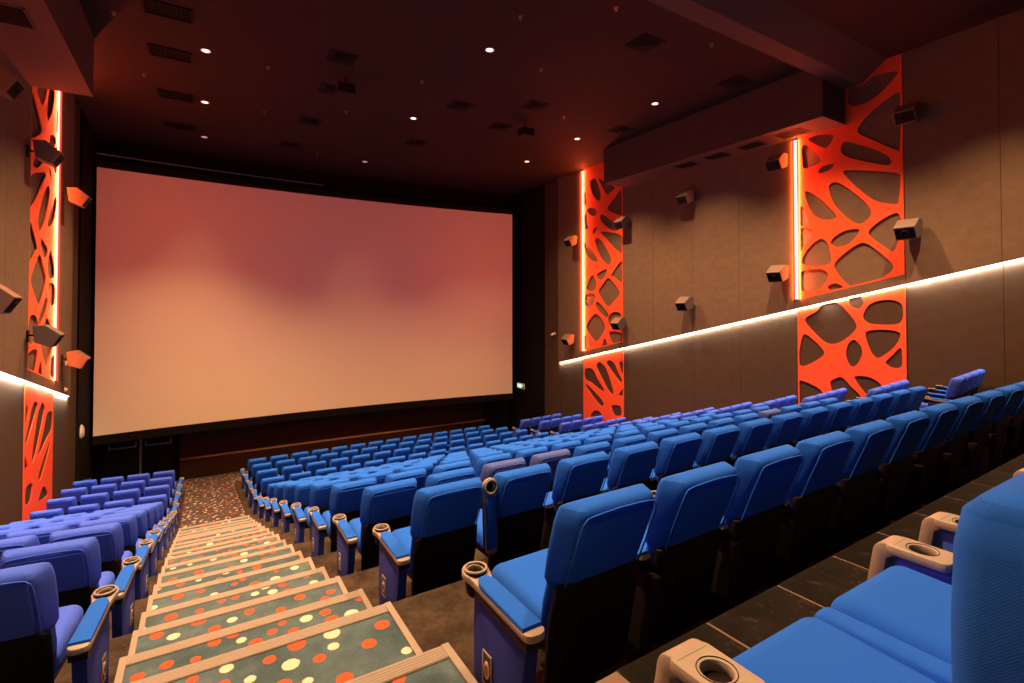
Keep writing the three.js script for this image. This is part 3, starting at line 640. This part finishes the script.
// ---------------------------------------------------------------- loudspeakers on the side walls
{
  const body = (() => { // side profile [out from the wall, height]: wedge leaning down into the hall
    const s = new THREE.Shape([[0.02, 0.20], [0.20, 0.22], [0.44, 0.02], [0.30, -0.22], [0.06, -0.12]].map(p => new THREE.Vector2(...p)));
    const g = new THREE.ExtrudeGeometry(s, { depth: 0.38, bevelEnabled: true, bevelThickness: 0.008, bevelSize: 0.008, bevelSegments: 1 }); g.translate(0, 0, -0.19); return boxUV(toCreasedNormals(g, 0.4));
  })();
  const grille = (() => { const g = new RoundedBoxGeometry(0.245, 0.014, 0.36, 2, 0.005); g.rotateZ(Math.atan2(0.24, 0.14)); g.translate(0.374, -0.104, 0); return g; })();
  const cone = (() => { const g = new THREE.TorusGeometry(0.07, 0.014, 6, 20); g.rotateY(Math.PI / 2); g.rotateZ(-0.53); g.translate(0.383, -0.108, 0); return g; })();
  const bracket = merge([lbox(0.02, 0.24, 0.14, -0.09, 0, 0), lbox(0.14, 0.035, 0.035, -0.03, 0.02, 0), lbox(0.03, 0.05, 0.10, 0.035, 0.02, 0)]);
  const up = [[16.6, 2.80], [13.6, 3.13], [10.75, 3.52], [7.75, 3.90], [4.80, 4.24]], lo = [[16.8, -1.30], [13.8, -0.56], [10.8, 0.15], [7.75, 0.93], [4.82, 1.72]];
  let proto;
  const mk = () => { const o = new THREE.Group(); part('speaker_box', body, M.speaker, o); part('speaker_grille', grille, M.grille, o); part('speaker_cone', cone, M.blackPlastic, o); part('wall_bracket', bracket, M.blackPlastic, o); return o; };
  for (const [side, X, inw] of [['left', WL, 1], ['right', WR, -1]]) for (const [lv, list] of [['upper', up], ['lower', lo]]) list.forEach(([d, h], k) => {
    if (side === 'left' && k > 2) return;
    const o = proto ? proto.clone() : (proto = mk()); o.name = numbered('wall_speaker'); scene.add(o);
    o.position.copy(V(X + inw * (PROUD + 0.105), h, d)); o.rotation.y = inw > 0 ? 0 : Math.PI;
    o.userData = { category: 'speaker', group: 'loudspeakers along the side walls', label: `dark wedge loudspeaker in the ${lv} line on the ${side} wall, ${ordinal[k]} from the screen` };
  });
}

// ---------------------------------------------------------------- ceiling: downlights, grilles, diffusers, sprinklers, hung boxes
{
  const can = new THREE.LatheGeometry([[0.075, 0.0], [0.105, 0.0], [0.11, -0.008], [0.10, -0.014], [0.078, -0.006], [0.075, 0.0]].map(p => new THREE.Vector2(...p)), 28);
  const lens = new THREE.CylinderGeometry(0.076, 0.076, 0.004, 28);
  const cols = [[0.03, [13.1, 16.4, 19.75]], [5.41, [9.75, 14.5, 19.8]], [10.8, [6.5, 9.9, 13.35, 16.45]]];
  const hidden = [[0.03, [9.8, 6.6, 3.2]], [5.41, [6.0, 3.2]], [10.8, [3.2]]];
  const colWord = ['left', 'middle', 'right'];
  const add = (x, d, label) => {
    const dim = d > 19 ? 0.1 : x > 10 && d > 16 ? 0.35 : 1;
    const t = thing('downlight', label, 'ceiling light', V(x, CEIL, d), 0, 'round ceiling downlights');
    part('trim_ring', can, M.white, t); const l = part('lens', lens, d > 19 ? lampGlowDim : lampGlow, t); l.position.y = -0.004;
    const s = new THREE.SpotLight(lin(...LAMP.color), LAMP.candela * dim, 0, THREE.MathUtils.degToRad(d > 19 ? 28 : d > 14 && d < 15 ? 57 : LAMP.angle), d > 19 ? 0.9 : LAMP.penumbra, 2);
    s.name = 'lamp_light'; s.position.set(0, -0.03, 0); s.target.position.set(0, -5, 0); s.target.name = 'lamp_target'; t.add(s); t.add(s.target);
    s.castShadow = true; s.shadow.radius = 4;
  };
  cols.forEach(([x, ds], c) => ds.forEach((d, k) => add(x, d, `small round glowing ceiling downlight, ${colWord[c]} line, ${ordinal[ds.length - 1 - k]} from the screen`)));
  hidden.forEach(([x, ds], c) => ds.forEach((d, k) => add(x, d, `round glowing downlight over the rear rows, ${colWord[c]} line, ${ordinal[k]} towards the rear wall`)));

  const grilleThing = (x, d, label, w = 0.78, l = 0.5) => {
    const t = thing('ceiling_grille', label, 'vent', V(x, CEIL, d), 0, 'black ceiling grilles');
    part('grille_frame', merge([lbox(w, 0.03, 0.035, 0, -0.015, l / 2), lbox(w, 0.03, 0.035, 0, -0.015, -l / 2), lbox(0.035, 0.03, l, w / 2, -0.015, 0), lbox(0.035, 0.03, l, -w / 2, -0.015, 0)]), M.grille, t);
    part('grille_back', lbox(w - 0.03, 0.004, l - 0.03, 0, -0.003, 0), M.black, t);
    for (let k = 0; k < 9; k++) { const b = lbox(0.03, 0.004, l - 0.04); b.rotateZ(0.7); const m = part('slat', b, M.grille, t); m.position.set(-w / 2 + 0.08 + k * (w - 0.16) / 8, -0.016, 0); }
  };
  [[-0.60, 11.7], [-0.65, 13.65], [-0.64, 16.3], [-0.63, 18.95]].forEach(([x, d], k) => grilleThing(x, d, `black louvred ceiling grille in the left line, ${ordinal[3 - k]} from the screen`));
  const diffuser = (x, d, label) => {
    const t = thing('ceiling_diffuser', label, 'vent', V(x, CEIL, d), 0, 'black square ceiling diffusers');
    [[0.62, 0.0], [0.46, -0.02], [0.30, -0.04], [0.15, -0.055]].forEach(([w, y], k) => {
      const s = new THREE.Shape([[-w / 2, -w / 2], [w / 2, -w / 2], [w / 2, w / 2], [-w / 2, w / 2]].map(p => new THREE.Vector2(...p)));
      if (k < 3) { const q = w - 0.1; s.holes.push(new THREE.Path([[-q / 2, -q / 2], [-q / 2, q / 2], [q / 2, q / 2], [q / 2, -q / 2]].map(p => new THREE.Vector2(...p)))); }
      const g = new THREE.ExtrudeGeometry(s, { depth: 0.012, bevelEnabled: false }); g.rotateX(-Math.PI / 2); g.translate(0, y - 0.012, 0); part('vane', g, M.grille, t);
    });
    part('neck', lbox(0.34, 0.06, 0.34, 0, -0.012, 0), M.black, t);
  };
  [[2.70, 11.85], [2.87, 13.7], [2.79, 16.4], [2.61, 19.1]].forEach(([x, d], k) => diffuser(x, d, `black square ceiling diffuser in the middle-left line, ${ordinal[3 - k]} from the screen`));
  [[8.14, 7.75], [8.02, 11.8], [8.01, 13.75], [6.2, 12.9], [6.3, 16.6]].forEach(([x, d], k) => diffuser(x, d, `black square ceiling diffuser right of the centre line, ${ordinal[k]} counted from the viewer`));
  [[11.5, 7.9], [11.44, 11.96]].forEach(([x, d], k) => diffuser(x, d, `black square ceiling diffuser beside the right soffit, ${k ? 'nearer the screen' : 'nearer the viewer'}`));
  const hung = (x, d, label) => {
    const t = thing('hanging_box', label, 'projector', V(x, CEIL, d), 0, 'black boxes hung from the ceiling');
    part('drop_rod', new THREE.CylinderGeometry(0.015, 0.015, 0.22, 8).translate(0, -0.11, 0), M.blackPlastic, t);
    const b = new RoundedBoxGeometry(0.42, 0.24, 0.34, 2, 0.02); b.translate(0, -0.32, 0); part('housing', b, M.blackPlastic, t);
    const l = new THREE.CylinderGeometry(0.06, 0.07, 0.08, 16); l.rotateX(Math.PI / 2); l.translate(0.08, -0.33, -0.2); part('lens_barrel', l, M.grille, t);
    part('bracket', lbox(0.46, 0.02, 0.06, 0, -0.205, 0), M.metal, t);
  };
  hung(3.0, 12.8, 'black box hung from the ceiling left of the middle downlights'); hung(8.5, 13.0, 'black box hung from the ceiling right of the middle downlights');
  // sprinkler heads
  const sp = merge([new THREE.CylinderGeometry(0.045, 0.045, 0.012, 14).translate(0, -0.006, 0), new THREE.CylinderGeometry(0.012, 0.012, 0.05, 8).translate(0, -0.035, 0), new THREE.CylinderGeometry(0.03, 0.03, 0.005, 12).translate(0, -0.062, 0)]);
  [[-1.5, 12.3], [-1.25, 15.2], [1.3, 13.2], [1.5, 16.2], [3.55, 15.0], [5.3, 8.3], [4.7, 12.0], [6.9, 9.9], [6.7, 7.1], [3.6, 19.6], [9.2, 12.0], [9.4, 7.0]].forEach(([x, d], k) => {
    const where = ['left of the second left grille', 'left of the third left grille', 'right of the nearest left downlight', 'right of the second left downlight', 'right of the third square diffuser', 'behind the brightest middle downlight', 'between the hung black boxes', 'left of the second right downlight', 'nearest the slanted beam', 'nearest the screen top', 'left of the third right downlight', 'near the slanted beam, to the right'][k];
    const t = thing('sprinkler', `small metal ceiling sprinkler head, ${where}`, 'sprinkler', V(x, CEIL, d), 0, 'ceiling sprinkler heads'); part('sprinkler_head', sp, M.metal, t);
  });
}

// ---------------------------------------------------------------- front corner: doors, extinguisher, wall fittings, exit sign
{
  const d = struct('door_1'), z = FRONT;
  for (const [x0, x1] of [[-2.78, -1.80], [-1.76, -0.78]]) {
    const leaf = part('door_leaf', box(x0, x1, -6.2, -4.34, z - 0.06, z), M.door, d);
    const xm = (x0 + x1) / 2;
    part('push_bar', merge([box(x0 + 0.1, x1 - 0.1, -4.86, -4.82, z - 0.14, z - 0.11), box(x0 + 0.1, x0 + 0.14, -4.86, -4.70, z - 0.13, z - 0.05), box(x1 - 0.14, x1 - 0.1, -4.86, -4.70, z - 0.13, z - 0.05)]), M.metal, leaf);
  }
  part('door_meeting_stile', box(-1.81, -1.75, -6.2, -4.5, z - 0.10, z - 0.055), M.metal, d);

  const f = thing('fire_extinguisher', 'red fire extinguisher on the left wall near the front doors', 'extinguisher', V(WL + 0.19, -5.62, 19.3));
  part('cylinder', new THREE.LatheGeometry([[0.001, 0], [0.085, 0], [0.09, 0.02], [0.09, 0.42], [0.07, 0.49], [0.03, 0.52], [0.001, 0.52]].map(p => new THREE.Vector2(...p)), 20), M.redPaint, f);
  part('wall_hook', lbox(0.06, 0.05, 0.06, -0.105, 0.46, 0), M.blackPlastic, f);
  part('valve', merge([new THREE.CylinderGeometry(0.02, 0.025, 0.06, 10).translate(0, 0.55, 0), lbox(0.16, 0.015, 0.03, 0.05, 0.59, 0), lbox(0.14, 0.012, 0.03, 0.05, 0.555, 0)]), M.metal, f);
  part('hose', tube([new THREE.Vector3(-0.03, 0.55, 0), new THREE.Vector3(-0.12, 0.48, 0), new THREE.Vector3(-0.125, 0.3, 0), new THREE.Vector3(-0.11, 0.15, 0)], 0.012, 16), M.blackPlastic, f);

  const disc = thing('wall_disc', 'round white fitting on the left wall beside the screen corner', 'wall fitting', V(WL + 0.05, -3.64, 19.4));
  part('disc_body', new THREE.LatheGeometry([[0.001, 0.07], [0.12, 0.06], [0.17, 0.03], [0.18, 0.0], [0.001, 0]].map(p => new THREE.Vector2(...p)), 28).rotateZ(-Math.PI / 2), M.white, disc);
  disc.scale.set(1, 1.2, 1.2);
  part('disc_ring', new THREE.TorusGeometry(0.12, 0.008, 6, 28).rotateY(Math.PI / 2).translate(0.062, 0, 0), M.badge, disc);
  const cam = (x, h, d2, inw, label) => {
    const c = thing('wall_camera', label, 'camera', V(x, h, d2), inw > 0 ? 0 : Math.PI, 'small white wall cameras');
    part('mount', merge([lbox(0.02, 0.10, 0.08, 0.01, 0, 0), lbox(0.10, 0.03, 0.03, 0.06, 0.02, 0)]), M.white, c);
    part('housing', new THREE.CapsuleGeometry(0.045, 0.12, 6, 12).rotateZ(Math.PI / 2 - 0.5).translate(0.14, -0.02, 0), M.white, c);
    part('camera_lens', new THREE.CylinderGeometry(0.03, 0.03, 0.02, 12).rotateZ(Math.PI / 2 - 0.5).translate(0.22, -0.065, 0), M.well, c);
  };
  cam(WL + PROUD, -1.42, 17.25, 1, 'small white camera low on the left wall beside the lit panel');
  cam(WR, -1.12, 18.2, -1, 'small white camera on the right wall left of the far panel');
  const sensor = thing('wall_sensor', 'small white round sensor at the end of the left light line', 'sensor', V(WL + PROUD, -2.1, 17.2));
  part('sensor_body', new THREE.SphereGeometry(0.06, 14, 10, 0, Math.PI * 2, 0, Math.PI / 2).rotateZ(-Math.PI / 2), M.white, sensor);
  part('sensor_base', new THREE.CylinderGeometry(0.07, 0.07, 0.012, 16).rotateZ(Math.PI / 2), M.white, sensor);

  const e = thing('exit_sign', 'small lit green and white exit sign on the dark wall right of the screen', 'sign', V(WR - 0.05, -3.78, 20.9), -Math.PI / 2);
  e.scale.setScalar(1.25);
  part('sign_case', lbox(0.46, 0.2, 0.06, 0, 0, 0.03), M.white, e);
  const S = 128, c = document.createElement('canvas'); c.width = 256; c.height = S; const g = c.getContext('2d');
  g.fillStyle = '#e9f5e4'; g.fillRect(0, 0, 256, S); g.fillStyle = '#2f9a55'; g.fillRect(0, 0, 256, 14); g.fillRect(0, 114, 256, 14); g.fillRect(150, 0, 106, S); g.fillStyle = '#f4fff0'; g.fillRect(172, 40, 40, 22); g.fillRect(196, 60, 14, 40); g.fillRect(168, 62, 14, 34); g.beginPath(); g.arc(206, 28, 9, 0, 7); g.fill();
  const tx = new THREE.CanvasTexture(c); tx.colorSpace = THREE.SRGBColorSpace;
  const face = part('sign_face', new THREE.PlaneGeometry(0.44, 0.18).translate(0, 0, 0.062), new THREE.MeshStandardMaterial({ map: tx, emissiveMap: tx, emissive: 0xffffff, emissiveIntensity: 0.7, roughness: 0.4 }), e);
  const pl = new THREE.PointLight(lin(0.8, 1, 0.8), 0.05, 0, 2); pl.position.set(0, 0, 0.12); pl.name = 'sign_light'; e.add(pl);
  part('sign_tab', lbox(0.03, 0.16, 0.02, 0.23, -0.06, 0.07), M.redPaint, e);
}

// groups built in hall coordinates get their origin at their own base
for (const o of scene.children) {
  if (!o.isGroup || !o.userData.category || o.position.lengthSq() > 0) continue;
  const b = new THREE.Box3().setFromObject(o), base = new THREE.Vector3((b.min.x + b.max.x) / 2, b.min.y, (b.min.z + b.max.z) / 2);
  o.position.copy(base); for (const c of o.children) c.position.sub(base);
}
renderer.render(scene, camera);
